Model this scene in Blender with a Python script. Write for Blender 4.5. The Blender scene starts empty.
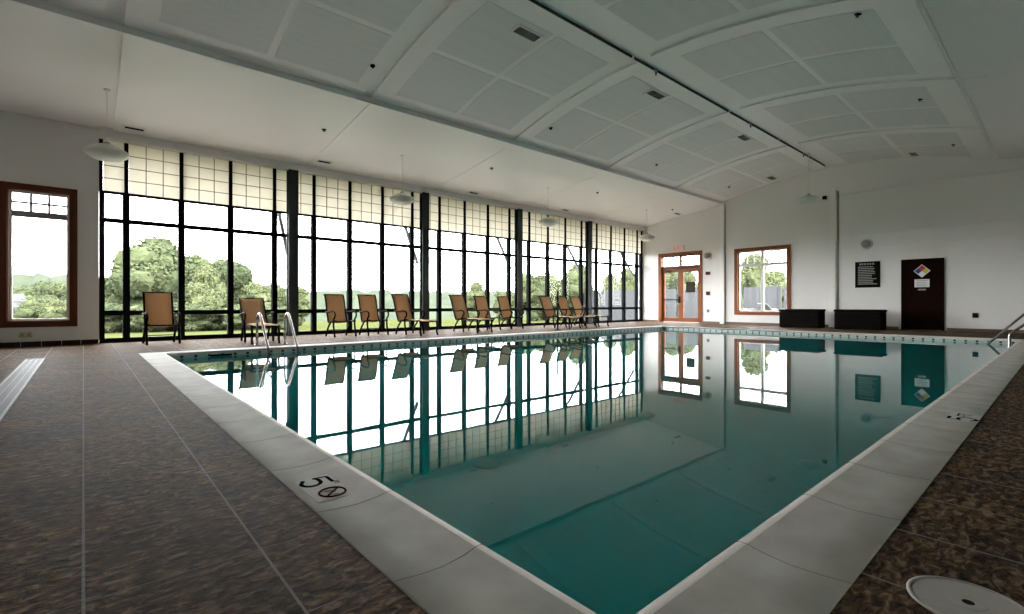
import bpy, bmesh, math, random
from mathutils import Vector, Matrix
random.seed(7)
C = bpy.context.scene.collection
SC = bpy.context.scene
R = math.radians

# ------------------------------------------------------------------ camera
F_PX = 489.0
cam_d = bpy.data.cameras.new('camera'); cam = bpy.data.objects.new('camera', cam_d); C.objects.link(cam)
cam_d.sensor_fit = 'HORIZONTAL'; cam_d.sensor_width = 36.0; cam_d.lens = 36.0 * F_PX / 1024.0
cam_d.shift_y = (304.0 - 307.0) / 1024.0      # horizon sits a little above the middle
cam_d.clip_start = .02; cam_d.clip_end = 2000
YAW = math.atan2(558, 489)
cam.location = (0, 0, .85)
cam.rotation_euler = (R(90), 0, YAW - R(90))
SC.camera = cam

# ------------------------------------------------------------------ sky (bright overcast) and exposure
w = bpy.data.worlds.new('sky'); SC.world = w; w.use_nodes = True
nt = w.node_tree; nt.nodes.clear()
wo = nt.nodes.new('ShaderNodeOutputWorld'); bg = nt.nodes.new('ShaderNodeBackground')
tc = nt.nodes.new('ShaderNodeTexCoord'); sx = nt.nodes.new('ShaderNodeSeparateXYZ'); cr = nt.nodes.new('ShaderNodeValToRGB')
nt.links.new(tc.outputs['Generated'], sx.inputs[0]); nt.links.new(sx.outputs['Z'], cr.inputs[0])
cr.color_ramp.elements[0].position = 0.0; cr.color_ramp.elements[0].color = (1, 1, 1, 1)
cr.color_ramp.elements[1].position = .9; cr.color_ramp.elements[1].color = (.84, .87, .92, 1)
nt.links.new(cr.outputs[0], bg.inputs[0]); bg.inputs[1].default_value = 5.0
nt.links.new(bg.outputs[0], wo.inputs[0])
SC.view_settings.view_transform = 'Standard'; SC.view_settings.look = 'None'
SC.view_settings.gamma = 1.0; SC.view_settings.use_curve_mapping = False
SC.view_settings.exposure = 2.4
SC.cycles.max_bounces = 10; SC.cycles.diffuse_bounces = 6; SC.cycles.glossy_bounces = 4
SC.cycles.transparent_max_bounces = 24; SC.cycles.transmission_bounces = 6
SC.cycles.sample_clamp_indirect = 8.0
SC.cycles.use_denoising = True

# ------------------------------------------------------------------ materials
def node_mat(name):
    m = bpy.data.materials.new(name); m.use_nodes = True
    t = m.node_tree; b = t.nodes['Principled BSDF']
    return m, t, b
def N(t, kind, **k):
    n = t.nodes.new(kind)
    for a, v in k.items(): setattr(n, a, v)
    return n
def L(t, a, b): t.links.new(a, b)
def math_n(t, op, a, b=None, c=None):
    n = N(t, 'ShaderNodeMath', operation=op)
    for i, v in enumerate((a, b, c)):
        if v is None: continue
        if isinstance(v, (int, float)): n.inputs[i].default_value = v
        else: L(t, v, n.inputs[i])
    return n.outputs[0]
def plain(name, col, rough=.6, metal=0.0, var=.06, scale=6.0, bump=0.0, bscale=40.0, spec=None):
    m, t, b = node_mat(name)
    tcn = N(t, 'ShaderNodeTexCoord')
    no = N(t, 'ShaderNodeTexNoise'); no.inputs['Scale'].default_value = scale; no.inputs['Detail'].default_value = 4
    L(t, tcn.outputs['Object'], no.inputs['Vector'])
    mx = N(t, 'ShaderNodeMix', data_type='RGBA')
    mx.inputs[6].default_value = (*[c * (1 - var) for c in col], 1); mx.inputs[7].default_value = (*[min(1, c * (1 + var)) for c in col], 1)
    L(t, no.outputs['Fac'], mx.inputs[0]); L(t, mx.outputs[2], b.inputs['Base Color'])
    b.inputs['Roughness'].default_value = rough; b.inputs['Metallic'].default_value = metal
    if spec is not None: b.inputs['Specular IOR Level'].default_value = spec
    if bump:
        n2 = N(t, 'ShaderNodeTexNoise'); n2.inputs['Scale'].default_value = bscale; n2.inputs['Detail'].default_value = 3
        L(t, tcn.outputs['Object'], n2.inputs['Vector'])
        bp = N(t, 'ShaderNodeBump'); bp.inputs['Strength'].default_value = bump; bp.inputs['Distance'].default_value = .01
        L(t, n2.outputs['Fac'], bp.inputs['Height']); L(t, bp.outputs[0], b.inputs['Normal'])
    return m

M = {}
M['wall'] = plain('wall_paint', (.76, .745, .73), .7, var=.02, scale=1.5, bump=.05)
M['ceiling'] = plain('ceiling_paint', (.83, .81, .79), .38, var=.02, scale=1.0)
M['white_trim'] = plain('white_trim', (.78, .78, .76), .45, var=.02)
M['black_metal'] = plain('black_metal', (.007, .008, .0085), .8, var=.15, spec=.02)
M['column'] = plain('column_paint', (.022, .032, .033), .5, var=.12, spec=.3)
M['black'] = plain('matt_black', (.006, .006, .006), .7, var=.2, spec=.04)
M['wood'] = plain('stained_wood', (.20, .058, .015), .5, var=.25, scale=3, spec=.2)
M['dark_wood'] = plain('dark_stained_wood', (.095, .026, .008), .5, var=.25, scale=3, spec=.2)
M['brown_door'] = plain('dark_brown_paint', (.010, .0030, .0018), .7, var=.1, spec=.03)
M['chrome'] = plain('stainless_steel', (.34, .32, .29), .27, metal=1, var=.03)
M['dull_steel'] = plain('galvanised_steel', (.11, .115, .12), .6, metal=.5, var=.2, scale=20)
M['frame_bronze'] = plain('bronze_frame', (.006, .0035, .0025), .6, var=.2, spec=.02)
M['lamp'] = plain('opal_shade', (.70, .69, .63), .35, var=.02)
M['vent_frame'] = plain('vent_frame', (.72, .72, .71), .4)
M['wicker'] = plain('woven_resin', (.0045, .003, .0025), .7, var=.5, scale=60, bump=.8, bscale=70, spec=.06)
M['red'] = plain('red_plastic', (.10, .008, .008), .5, spec=.2)
M['tan'] = plain('tan_plastic', (.50, .42, .26), .45)
M['drain_white'] = plain('white_plastic', (.42, .40, .37), .5, var=.08, scale=30)
M['coping_mark'] = plain('mark_black', (.012, .011, .012), .8, spec=0)
M['mark_tile'] = plain('mark_tile', (.62, .61, .595), .7, var=.04, spec=.05)
M['mark_red'] = plain('mark_red', (.10, .012, .018), .8, spec=0)
M['blue'] = plain('sign_blue', (.02, .04, .35), .5)
M['sign_red'] = plain('sign_red', (.45, .03, .02), .5)
M['yellow'] = plain('sign_yellow', (.6, .5, .03), .5)
M['paper'] = plain('sign_white', (.75, .75, .74), .6)
M['sign_grey'] = plain('sign_grey_text', (.28, .27, .26), .6)
M['bark'] = plain('bark', (.11, .08, .06), .9, var=.3)
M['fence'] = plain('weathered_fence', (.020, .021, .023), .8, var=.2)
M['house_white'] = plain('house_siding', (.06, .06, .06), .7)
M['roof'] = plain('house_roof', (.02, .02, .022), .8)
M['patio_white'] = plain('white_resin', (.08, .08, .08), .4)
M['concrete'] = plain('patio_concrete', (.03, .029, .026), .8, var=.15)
M['brace'] = plain('brace_paint', (.05, .055, .06), .6)
M['reflector'] = plain('reflector_pale', (.34, .32, .29), .8, var=.12)  # pale colour of the unseen slab that throws light indoors
M['muntin'] = plain('muntin_paint', (.30, .29, .30), .6)
M['slot'] = plain('slot_grey', (.06, .065, .065), .6, spec=.1)
M['lattice'] = plain('lattice_wood', (.26, .23, .17), .5, var=.1)

# slate-look floor tiles, grid of .4625 m
m, t, b = node_mat('slate_tile'); M['tile'] = m
tcn = N(t, 'ShaderNodeTexCoord'); sep = N(t, 'ShaderNodeSeparateXYZ'); L(t, tcn.outputs['Object'], sep.inputs[0])
def gridline(t, v, period, half, off=0.0):
    a = math_n(t, 'ADD', v, -off + period * 100)
    mo = math_n(t, 'MODULO', a, period)
    lo = math_n(t, 'LESS_THAN', mo, half); hi = math_n(t, 'GREATER_THAN', mo, period - half)
    return math_n(t, 'MAXIMUM', lo, hi)
gx = gridline(t, sep.outputs['X'], .4625, .0042); gy = gridline(t, sep.outputs['Y'], .4625, .0032)
gr = math_n(t, 'MAXIMUM', gx, math_n(t, 'MULTIPLY', gy, .6))
mp = N(t, 'ShaderNodeMapping'); mp.inputs['Scale'].default_value = (1.0, 2.0, 1); L(t, tcn.outputs['Object'], mp.inputs[0])
n1 = N(t, 'ShaderNodeTexNoise'); n1.inputs['Scale'].default_value = 17; n1.inputs['Detail'].default_value = 8; n1.inputs['Roughness'].default_value = .62; n1.inputs['Distortion'].default_value = .7
L(t, mp.outputs[0], n1.inputs['Vector'])
n2 = N(t, 'ShaderNodeTexNoise'); n2.inputs['Scale'].default_value = 1.9; n2.inputs['Detail'].default_value = 3; L(t, tcn.outputs['Object'], n2.inputs['Vector'])
r1 = N(t, 'ShaderNodeValToRGB'); L(t, n1.outputs['Fac'], r1.inputs[0])
e = r1.color_ramp.elements; e[0].position = .38; e[0].color = (.024, .018, .013, 1); e[1].position = .64; e[1].color = (.24, .172, .12, 1)
e2 = r1.color_ramp.elements.new(.52); e2.color = (.092, .064, .043, 1)
r2 = N(t, 'ShaderNodeValToRGB'); L(t, n2.outputs['Fac'], r2.inputs[0])
e = r2.color_ramp.elements; e[0].position = .35; e[0].color = (.75, .78, .85, 1); e[1].position = .65; e[1].color = (1.25, 1.1, .95, 1)
mu = N(t, 'ShaderNodeMix', data_type='RGBA', blend_type='MULTIPLY'); mu.inputs[0].default_value = 1
L(t, r1.outputs[0], mu.inputs[6]); L(t, r2.outputs[0], mu.inputs[7])
mg = N(t, 'ShaderNodeMix', data_type='RGBA'); L(t, gr, mg.inputs[0]); L(t, mu.outputs[2], mg.inputs[6]); mg.inputs[7].default_value = (.24, .22, .20, 1)
L(t, mg.outputs[2], b.inputs['Base Color'])
rr = N(t, 'ShaderNodeMapRange'); L(t, n1.outputs['Fac'], rr.inputs[0]); rr.inputs[3].default_value = .45; rr.inputs[4].default_value = .7; b.inputs['Specular IOR Level'].default_value = .03; b.inputs['IOR'].default_value = 1.25
L(t, rr.outputs[0], b.inputs['Roughness'])
bp = N(t, 'ShaderNodeBump'); bp.inputs['Strength'].default_value = 1.0; bp.inputs['Distance'].default_value = .026
hh = math_n(t, 'SUBTRACT', n1.outputs['Fac'], math_n(t, 'MULTIPLY', gr, .25)); L(t, hh, bp.inputs['Height']); L(t, bp.outputs[0], b.inputs['Normal'])

# coping stone with faint joints
m, t, b = node_mat('coping_stone'); M['coping'] = m
tcn = N(t, 'ShaderNodeTexCoord')
n1 = N(t, 'ShaderNodeTexNoise'); n1.inputs['Scale'].default_value = 5; n1.inputs['Detail'].default_value = 6; L(t, tcn.outputs['Object'], n1.inputs['Vector'])
r1 = N(t, 'ShaderNodeValToRGB'); L(t, n1.outputs['Fac'], r1.inputs[0])
e = r1.color_ramp.elements; e[0].position = .3; e[0].color = (.49, .47, .44, 1); e[1].position = .7; e[1].color = (.63, .61, .58, 1)
L(t, r1.outputs[0], b.inputs['Base Color']); b.inputs['Roughness'].default_value = .7; b.inputs['Specular IOR Level'].default_value = .06
bp = N(t, 'ShaderNodeBump'); bp.inputs['Strength'].default_value = .12; bp.inputs['Distance'].default_value = .005
n3 = N(t, 'ShaderNodeTexNoise'); n3.inputs['Scale'].default_value = 60; L(t, tcn.outputs['Object'], n3.inputs['Vector']); L(t, n3.outputs['Fac'], bp.inputs['Height']); L(t, bp.outputs[0], b.inputs['Normal'])
M['joint'] = plain('coping_joint', (.30, .28, .25), .8)

# waterline tile: pale tiles with one dark square every .207 m
m, t, b = node_mat('waterline_tile'); M['wtile'] = m
tcn = N(t, 'ShaderNodeTexCoord'); sep = N(t, 'ShaderNodeSeparateXYZ'); L(t, tcn.outputs['Object'], sep.inputs[0])
su = math_n(t, 'ADD', sep.outputs['X'], sep.outputs['Y'])
mo = math_n(t, 'MODULO', math_n(t, 'ADD', su, 100 * .207), .207)
ind = math_n(t, 'MULTIPLY', math_n(t, 'GREATER_THAN', mo, .08), math_n(t, 'LESS_THAN', mo, .127))
inz = math_n(t, 'MULTIPLY', math_n(t, 'GREATER_THAN', sep.outputs['Z'], -.092), math_n(t, 'LESS_THAN', sep.outputs['Z'], -.05))
dot = math_n(t, 'MULTIPLY', ind, inz)
gl = gridline(t, su, .0517, .0016); gz = gridline(t, sep.outputs['Z'], .05, .0016)
gg = math_n(t, 'MAXIMUM', gl, gz)
m1 = N(t, 'ShaderNodeMix', data_type='RGBA'); L(t, gg, m1.inputs[0]); m1.inputs[6].default_value = (.48, .57, .53, 1); m1.inputs[7].default_value = (.42, .49, .46, 1)
m2 = N(t, 'ShaderNodeMix', data_type='RGBA'); L(t, dot, m2.inputs[0]); L(t, m1.outputs[2], m2.inputs[6]); m2.inputs[7].default_value = (.012, .02, .03, 1)
L(t, m2.outputs[2], b.inputs['Base Color']); b.inputs['Roughness'].default_value = .3

M['plaster'] = plain('pool_plaster', (.25, .70, .72), .7, var=.06, scale=1.2)

# glass that lets the daylight through, with a faint Fresnel reflection
m, t, b = node_mat('clear_glass'); M['glass'] = m
t.nodes.remove(b); out = t.nodes['Material Output']
tr = N(t, 'ShaderNodeBsdfTransparent'); tr.inputs[0].default_value = (.96, .965, .96, 1)
gs = N(t, 'ShaderNodeBsdfGlossy'); gs.inputs['Roughness'].default_value = .0; gs.inputs[0].default_value = (1, 1, 1, 1)
fr = N(t, 'ShaderNodeFresnel'); fr.inputs[0].default_value = 1.14
geo = N(t, 'ShaderNodeNewGeometry'); ff = math_n(t, 'MULTIPLY', fr.outputs[0], math_n(t, 'SUBTRACT', 1.0, geo.outputs['Backfacing']))
mx = N(t, 'ShaderNodeMixShader'); L(t, ff, mx.inputs[0]); L(t, tr.outputs[0], mx.inputs[1]); L(t, gs.outputs[0], mx.inputs[2]); L(t, mx.outputs[0], out.inputs[0])

# water: Fresnel reflection over a tinted view down to the basin
m, t, b = node_mat('pool_water'); M['water'] = m
t.nodes.remove(b); out = t.nodes['Material Output']
tr = N(t, 'ShaderNodeBsdfRefraction'); tr.inputs['Color'].default_value = (.07, .83, .83, 1); tr.inputs['IOR'].default_value = 1.33; tr.inputs['Roughness'].default_value = 0
gs = N(t, 'ShaderNodeBsdfGlossy'); gs.inputs['Roughness'].default_value = .0; gs.inputs[0].default_value = (1, 1, 1, 1)
fr = N(t, 'ShaderNodeFresnel'); fr.inputs[0].default_value = 1.38
tcn = N(t, 'ShaderNodeTexCoord'); n1 = N(t, 'ShaderNodeTexNoise'); n1.inputs['Scale'].default_value = 1.6; n1.inputs['Detail'].default_value = 2
L(t, tcn.outputs['Object'], n1.inputs['Vector'])
bp = N(t, 'ShaderNodeBump'); bp.inputs['Strength'].default_value = .05; bp.inputs['Distance'].default_value = .01
L(t, n1.outputs['Fac'], bp.inputs['Height']); L(t, bp.outputs[0], gs.inputs['Normal']); L(t, bp.outputs[0], fr.inputs['Normal']); L(t, bp.outputs[0], tr.inputs['Normal'])
mx = N(t, 'ShaderNodeMixShader'); L(t, fr.outputs[0], mx.inputs[0]); L(t, tr.outputs[0], mx.inputs[1]); L(t, gs.outputs[0], mx.inputs[2]); L(t, mx.outputs[0], out.inputs[0])

# translucent cream screen cloth
m, t, b = node_mat('screen_cloth'); M['screen'] = m
t.nodes.remove(b); out = t.nodes['Material Output']
tl = N(t, 'ShaderNodeBsdfTranslucent'); tl.inputs[0].default_value = (.70, .64, .49, 1)
df = N(t, 'ShaderNodeBsdfDiffuse'); df.inputs[0].default_value = (.72, .69, .60, 1)
mx = N(t, 'ShaderNodeMixShader'); mx.inputs[0].default_value = .5; L(t, df.outputs[0], mx.inputs[1]); L(t, tl.outputs[0], mx.inputs[2]); L(t, mx.outputs[0], out.inputs[0])
tcn = N(t, 'ShaderNodeTexCoord'); wv = N(t, 'ShaderNodeTexWave', wave_type='BANDS', bands_direction='Z'); wv.inputs['Scale'].default_value = 12; wv.inputs['Distortion'].default_value = .5
L(t, tcn.outputs['Object'], wv.inputs['Vector'])
cc = N(t, 'ShaderNodeValToRGB'); cc.color_ramp.elements[0].color = (.78, .74, .665, 1); cc.color_ramp.elements[1].color = (.88, .85, .785, 1)
L(t, wv.outputs['Fac'], cc.inputs[0]); L(t, cc.outputs[0], tl.inputs[0])

# sling fabric
m, t, b = node_mat('sling_fabric'); M['sling'] = m
tcn = N(t, 'ShaderNodeTexCoord'); wv = N(t, 'ShaderNodeTexWave', wave_type='BANDS', bands_direction='X'); wv.inputs['Scale'].default_value = 10; wv.inputs['Distortion'].default_value = .3
L(t, tcn.outputs['Object'], wv.inputs['Vector'])
cc = N(t, 'ShaderNodeValToRGB'); cc.color_ramp.elements[0].color = (.52, .345, .19, 1); cc.color_ramp.elements[1].color = (.62, .43, .26, 1)
L(t, wv.outputs['Fac'], cc.inputs[0])
out = t.nodes['Material Output']; b.inputs['Roughness'].default_value = .8; b.inputs['Specular IOR Level'].default_value = .05; L(t, cc.outputs[0], b.inputs['Base Color'])
tl = N(t, 'ShaderNodeBsdfTranslucent'); L(t, cc.outputs[0], tl.inputs[0]); mx = N(t, 'ShaderNodeMixShader'); mx.inputs[0].default_value = .22
L(t, b.outputs[0], mx.inputs[1]); L(t, tl.outputs[0], mx.inputs[2]); L(t, mx.outputs[0], out.inputs[0])

# perforated acoustic panel
m, t, b = node_mat('perforated_panel'); M['panel'] = m
tcn = N(t, 'ShaderNodeTexCoord'); vo = N(t, 'ShaderNodeTexVoronoi'); vo.inputs['Scale'].default_value = 24; vo.inputs['Randomness'].default_value = 0
L(t, tcn.outputs['Object'], vo.inputs['Vector'])
cc = N(t, 'ShaderNodeValToRGB'); cc.color_ramp.elements[0].position = .22; cc.color_ramp.elements[0].color = (.60, .60, .59, 1); cc.color_ramp.elements[1].position = .3; cc.color_ramp.elements[1].color = (.69, .69, .68, 1)
L(t, vo.outputs['Distance'], cc.inputs[0]); L(t, cc.outputs[0], b.inputs['Base Color']); b.inputs['Roughness'].default_value = .5

# foliage and grass
def leafy(name, a, b2, scale=3.0):
    m, t, b = node_mat(name)
    tcn = N(t, 'ShaderNodeTexCoord'); no = N(t, 'ShaderNodeTexNoise'); no.inputs['Scale'].default_value = scale; no.inputs['Detail'].default_value = 5
    L(t, tcn.outputs['Object'], no.inputs['Vector'])
    cc = N(t, 'ShaderNodeValToRGB'); cc.color_ramp.elements[0].position = .35; cc.color_ramp.elements[0].color = (*a, 1); cc.color_ramp.elements[1].position = .65; cc.color_ramp.elements[1].color = (*b2, 1)
    L(t, no.outputs['Fac'], cc.inputs[0]); L(t, cc.outputs[0], b.inputs['Base Color']); b.inputs['Roughness'].default_value = .8
    b.inputs['Specular IOR Level'].default_value = .0
    return m
M['leaf_dark'] = leafy('leaves_mid_green', (.034, .042, .023), (.066, .076, .038), 1.2)
M['leaf_light'] = leafy('leaves_light_green', (.046, .054, .028), (.084, .094, .046), 1.2)
M['grass'] = leafy('lawn_grass', (.031, .035, .013), (.038, .042, .016), .5)
M['forest'] = leafy('far_forest', (.029, .035, .024), (.038, .044, .031), .09)  # greens paled and greyed, distance haze put into the colour

# ------------------------------------------------------------------ mesh helpers
def bm_new(): return bmesh.new()
def box(bm, x0, x1, y0, y1, z0, z1, bev=0.0):
    tmp = bmesh.new()
    bmesh.ops.create_cube(tmp, size=1)
    for v in tmp.verts:
        v.co = Vector((x0 + (v.co.x + .5) * (x1 - x0), y0 + (v.co.y + .5) * (y1 - y0), z0 + (v.co.z + .5) * (z1 - z0)))
    if bev: bmesh.ops.bevel(tmp, geom=tmp.edges[:], offset=bev, segments=2, affect='EDGES', profile=.6)
    me = bpy.data.meshes.new('tmp'); tmp.to_mesh(me); tmp.free(); bm.from_mesh(me); bpy.data.meshes.remove(me)
def tube(bm, pts, r, seg=8, closed=False):
    pts = [Vector(p) for p in pts]; rings = []
    n = len(pts); up = None
    for i, p in enumerate(pts):
        a = pts[max(0, i - 1)]; c = pts[min(n - 1, i + 1)]
        d = (c - a).normalized()
        if up is None:
            up = Vector((0, 0, 1)) if abs(d.z) < .9 else Vector((1, 0, 0))
        s = d.cross(up).normalized(); up = s.cross(d).normalized()
        rr = r[i] if isinstance(r, (list, tuple)) else r
        rings.append([bm.verts.new(p + (s * math.cos(k * 2 * math.pi / seg) + up * math.sin(k * 2 * math.pi / seg)) * rr) for k in range(seg)])
    for i in range(n - 1):
        for k in range(seg):
            bm.faces.new((rings[i][k], rings[i][(k + 1) % seg], rings[i + 1][(k + 1) % seg], rings[i + 1][k]))
    bm.faces.new(rings[0][::-1]); bm.faces.new(rings[-1])
def smooth_path(pts, sub=4):
    pts = [Vector(p) for p in pts]; out = []
    for i in range(len(pts) - 1):
        p0 = pts[max(0, i - 1)]; p1 = pts[i]; p2 = pts[i + 1]; p3 = pts[min(len(pts) - 1, i + 2)]
        for k in range(sub):
            s = k / sub
            out.append(.5 * ((2 * p1) + (-p0 + p2) * s + (2 * p0 - 5 * p1 + 4 * p2 - p3) * s * s + (-p0 + 3 * p1 - 3 * p2 + p3) * s ** 3))
    out.append(pts[-1]); return out
def lathe(bm, prof, seg=32, cx=0, cy=0, cz=0, axis='Z'):
    rings = []
    for r, h in prof:
        ring = []
        for k in range(seg):
            a = k * 2 * math.pi / seg
            c, s = r * math.cos(a), r * math.sin(a)
            co = (c, s, h) if axis == 'Z' else ((-h, c, s) if axis == '-X' else (c, -h, s))
            ring.append(bm.verts.new((co[0] + cx, co[1] + cy, co[2] + cz)))
        rings.append(ring)
    for i in range(len(rings) - 1):
        for k in range(seg):
            bm.faces.new((rings[i][k], rings[i][(k + 1) % seg], rings[i + 1][(k + 1) % seg], rings[i + 1][k]))
    bm.faces.new(rings[0][::-1]); bm.faces.new(rings[-1])
def obj(name, bm, mat, parent=None, smooth=False, loc=None):
    bmesh.ops.recalc_face_normals(bm, faces=bm.faces[:])
    me = bpy.data.meshes.new(name); bm.to_mesh(me); bm.free()
    if smooth:
        for p in me.polygons: p.use_smooth = True
    me.materials.append(M[mat] if isinstance(mat, str) else mat)
    o = bpy.data.objects.new(name, me); C.objects.link(o)
    if parent: o.parent = parent
    if loc: o.location = loc
    return o
def bobj(name, boxes, mat, parent=None, bev=0.0, loc=None):
    bm = bm_new()
    for b_ in boxes: box(bm, *b_, bev=bev)
    return obj(name, bm, mat, parent, loc=loc)
def thing(name, label, cat, loc=(0, 0, 0), rz=0, group=None):
    o = bpy.data.objects.new(name, None); C.objects.link(o); o.empty_display_size = .1
    o.location = loc; o.rotation_euler = (0, 0, rz); o['label'] = label; o['category'] = cat
    if group: o['group'] = group
    return o
def tag(o, label, cat, group=None, kind=None):
    o['label'] = label; o['category'] = cat
    if group: o['group'] = group
    if kind: o['kind'] = kind
    return o
def struct(name, label=None, cat=None):
    o = bpy.data.objects.new(name, None); C.objects.link(o); o.empty_display_size = .1
    o['kind'] = 'structure'
    if label: o['label'] = label
    if cat: o['category'] = cat
    return o
def st(o, label, cat):
    o['kind'] = 'structure'; o['label'] = label; o['category'] = cat; return o
def dup(root, loc, rz, label, group=None):
    r = root.copy(); C.objects.link(r); r.location = loc; r.rotation_euler = (0, 0, rz); r['label'] = label
    if group: r['group'] = group
    for ch in list(root.children):
        c = ch.copy(); C.objects.link(c); c.parent = r
        for g in ch.children:
            d = g.copy(); C.objects.link(d); d.parent = c
    return r
def text(name, s, size, mat, parent, mtx, depth=.001, bold=0):
    cu = bpy.data.curves.new(name, 'FONT'); cu.body = s; cu.size = size; cu.extrude = depth; cu.offset = bold; cu.align_x = 'CENTER'; cu.align_y = 'CENTER'
    to = bpy.data.objects.new('tmp', cu); C.objects.link(to)
    dg = bpy.context.evaluated_depsgraph_get(); me = bpy.data.meshes.new_from_object(to.evaluated_get(dg))
    bpy.data.objects.remove(to); me.transform(mtx); me.materials.clear(); me.materials.append(M[mat])
    o = bpy.data.objects.new(name, me); C.objects.link(o); o.parent = parent
    return o

# ------------------------------------------------------------------ dimensions
GY = 13.93          # glass wall plane
XF = 20.65          # far wall plane
XN, YS = -4.0, -2.5 # wall behind the camera, wall on the right hand
PX0, PX1, PY0, PY1 = 1.04, 16.6, .765, 10.2   # pool
CW = .33
WZ = -.10           # water level
def prof(y):
    if y > 9.85: return 5.13 - (y - 9.85) * .135
    if y < 1.4: return 5.18 - (1.4 - y) * .137
    return 5.19 + .68 * (1 - ((y - 5.65) / 4.25) ** 2)

# ------------------------------------------------------------------ floor
ox0, ox1, oy0, oy1 = PX0 - CW, PX1 + CW, PY0 - CW, PY1 + CW
bm = bm_new()
TX0, TX1, TY1 = -.67, -.45, 10.6      # trench drain slot
for b_ in [(XN, TX0, YS, 14.12, -.2, 0), (TX0, TX1, TY1, 14.12, -.2, 0), (TX1, ox0, YS, 14.12, -.2, 0), (TX0, TX1, YS, -2.0, -.2, 0),
           (ox0, ox1, YS, oy0, -.2, 0), (ox0, ox1, oy1, 14.12, -.2, 0), (ox1, XF + .3, YS, 14.12, -.2, 0), (TX0, TX1, -2.0, TY1, -.2, -.03)]:
    box(bm, *b_)
st(obj('floor', bm, 'tile'), 'brown slate-look tiled pool deck with pale grout', 'floor')

# ------------------------------------------------------------------ pool
pool = thing('swimming_pool', 'large rectangular indoor pool with still teal water and pale stone coping', 'pool', (0, 0, 0))
DEP = -1.5
bm = bm_new()
box(bm, ox0, PX0, oy0, oy1, DEP - .2, -.14); box(bm, PX1, ox1, oy0, oy1, DEP - .2, -.14)
box(bm, PX0, PX1, oy0, PY0, DEP - .2, -.14); box(bm, PX0, PX1, PY1, oy1, DEP - .2, -.14)
box(bm, PX0, PX1, PY0, PY1, DEP - .2, DEP)
obj('basin', bm, 'plaster', pool)
for b_ in [(ox0, PX0, oy0, oy1), (PX1, ox1, oy0, oy1), (PX0, PX1, oy0, PY0), (PX0, PX1, PY1, oy1)]:
    bobj('waterline_tile', [(*b_, -.14, -.035)], 'wtile', pool)
# coping: rounded lip at the water edge, gentle fall to the deck
def coping_prof():   # (distance from outer edge, z)
    return [(0, -.035), (0, .002), (.006, .004), (.16, .005), (.25, .008), (.31, .011), (.338, .008), (.35, .0), (.347, -.012), (.335, -.02), (.33, -.035)]
bm = bm_new()
corners = [(ox0, oy0, 1, 1), (ox1, oy0, -1, 1), (ox1, oy1, -1, -1), (ox0, oy1, 1, -1)]
cp = coping_prof(); rings = []
for cx, cy, sx_, sy_ in corners:
    rings.append([bm.verts.new((cx + sx_ * d, cy + sy_ * d, z)) for d, z in cp])
for i in range(4):
    a, b_ = rings[i], rings[(i + 1) % 4]
    for k in range(len(cp) - 1):
        bm.faces.new((a[k], a[k + 1], b_[k + 1], b_[k]))
nstone = len(bm.faces)
# joints across the coping: bowed hairlines of dark filling
def joint(along, at, edge, sgn):
    pts = []
    for d, z in [(.0, .0022), (.008, .0042), (.08, .0045), (.16, .0052), (.25, .0082), (.31, .0112), (.338, .0082), (.349, .003)]:
        bow = .03 * math.sin(min(1, d / .33) * math.pi) * -1
        pts.append(((at + bow, edge + sgn * d, z) if along == 'X' else (edge + sgn * d, at + bow, z)))
    tube(bm, pts, .0013, 5)
y = 1.36
while y < 10.3: joint('Y', y, ox0, 1); y += .655
x = 1.75
while x < 16.4: joint('X', x, oy0, 1); x += .655
x = 1.6
while x < 16.4: joint('X', x, oy1, -1); x += .655
cmat = [1] * len(bm.faces)
bm.faces.ensure_lookup_table()
for i_ in range(nstone):
    bm.faces[i_].smooth = True
    if i_ % (len(cp) - 1) == 5: bm.faces[i_].material_index = 2  # lip strip painted lighter to stand in for its lit edge
for i_ in range(nstone, len(bm.faces)): bm.faces[i_].material_index = 1
cop = obj('coping', bm, 'coping', pool); cop.data.materials.append(M['joint']); cop.data.materials.append(plain('nosing_highlight', (.80, .78, .73), .6, var=.03, spec=.1))
bobj('water', [(PX0, PX1, PY0, PY1, WZ - .0005, WZ)], 'water', pool)
# drop the underside and the sides of the water slab: one surface only
wme = [c for c in pool.children if c.name.startswith('water') and not c.name.startswith('waterline')][0].data
bm = bmesh.new(); bm.from_mesh(wme); bmesh.ops.delete(bm, geom=[f for f in bm.faces if f.normal.z < .5], context='FACES'); bm.to_mesh(wme); bm.free()
bm = bm_new(); lathe(bm, [(.12, 0), (.12, .02), (.10, .035), (.05, .04), (.0001, .04)], 28, 2.70, 3.42, DEP)
obj('floor_drain', bm, 'plaster', pool, True)
bobj('skimmer_mouth', [(1.72, 2.06, PY1 - .004, PY1 + .05, -.098, -.062)], 'black', pool)

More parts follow.
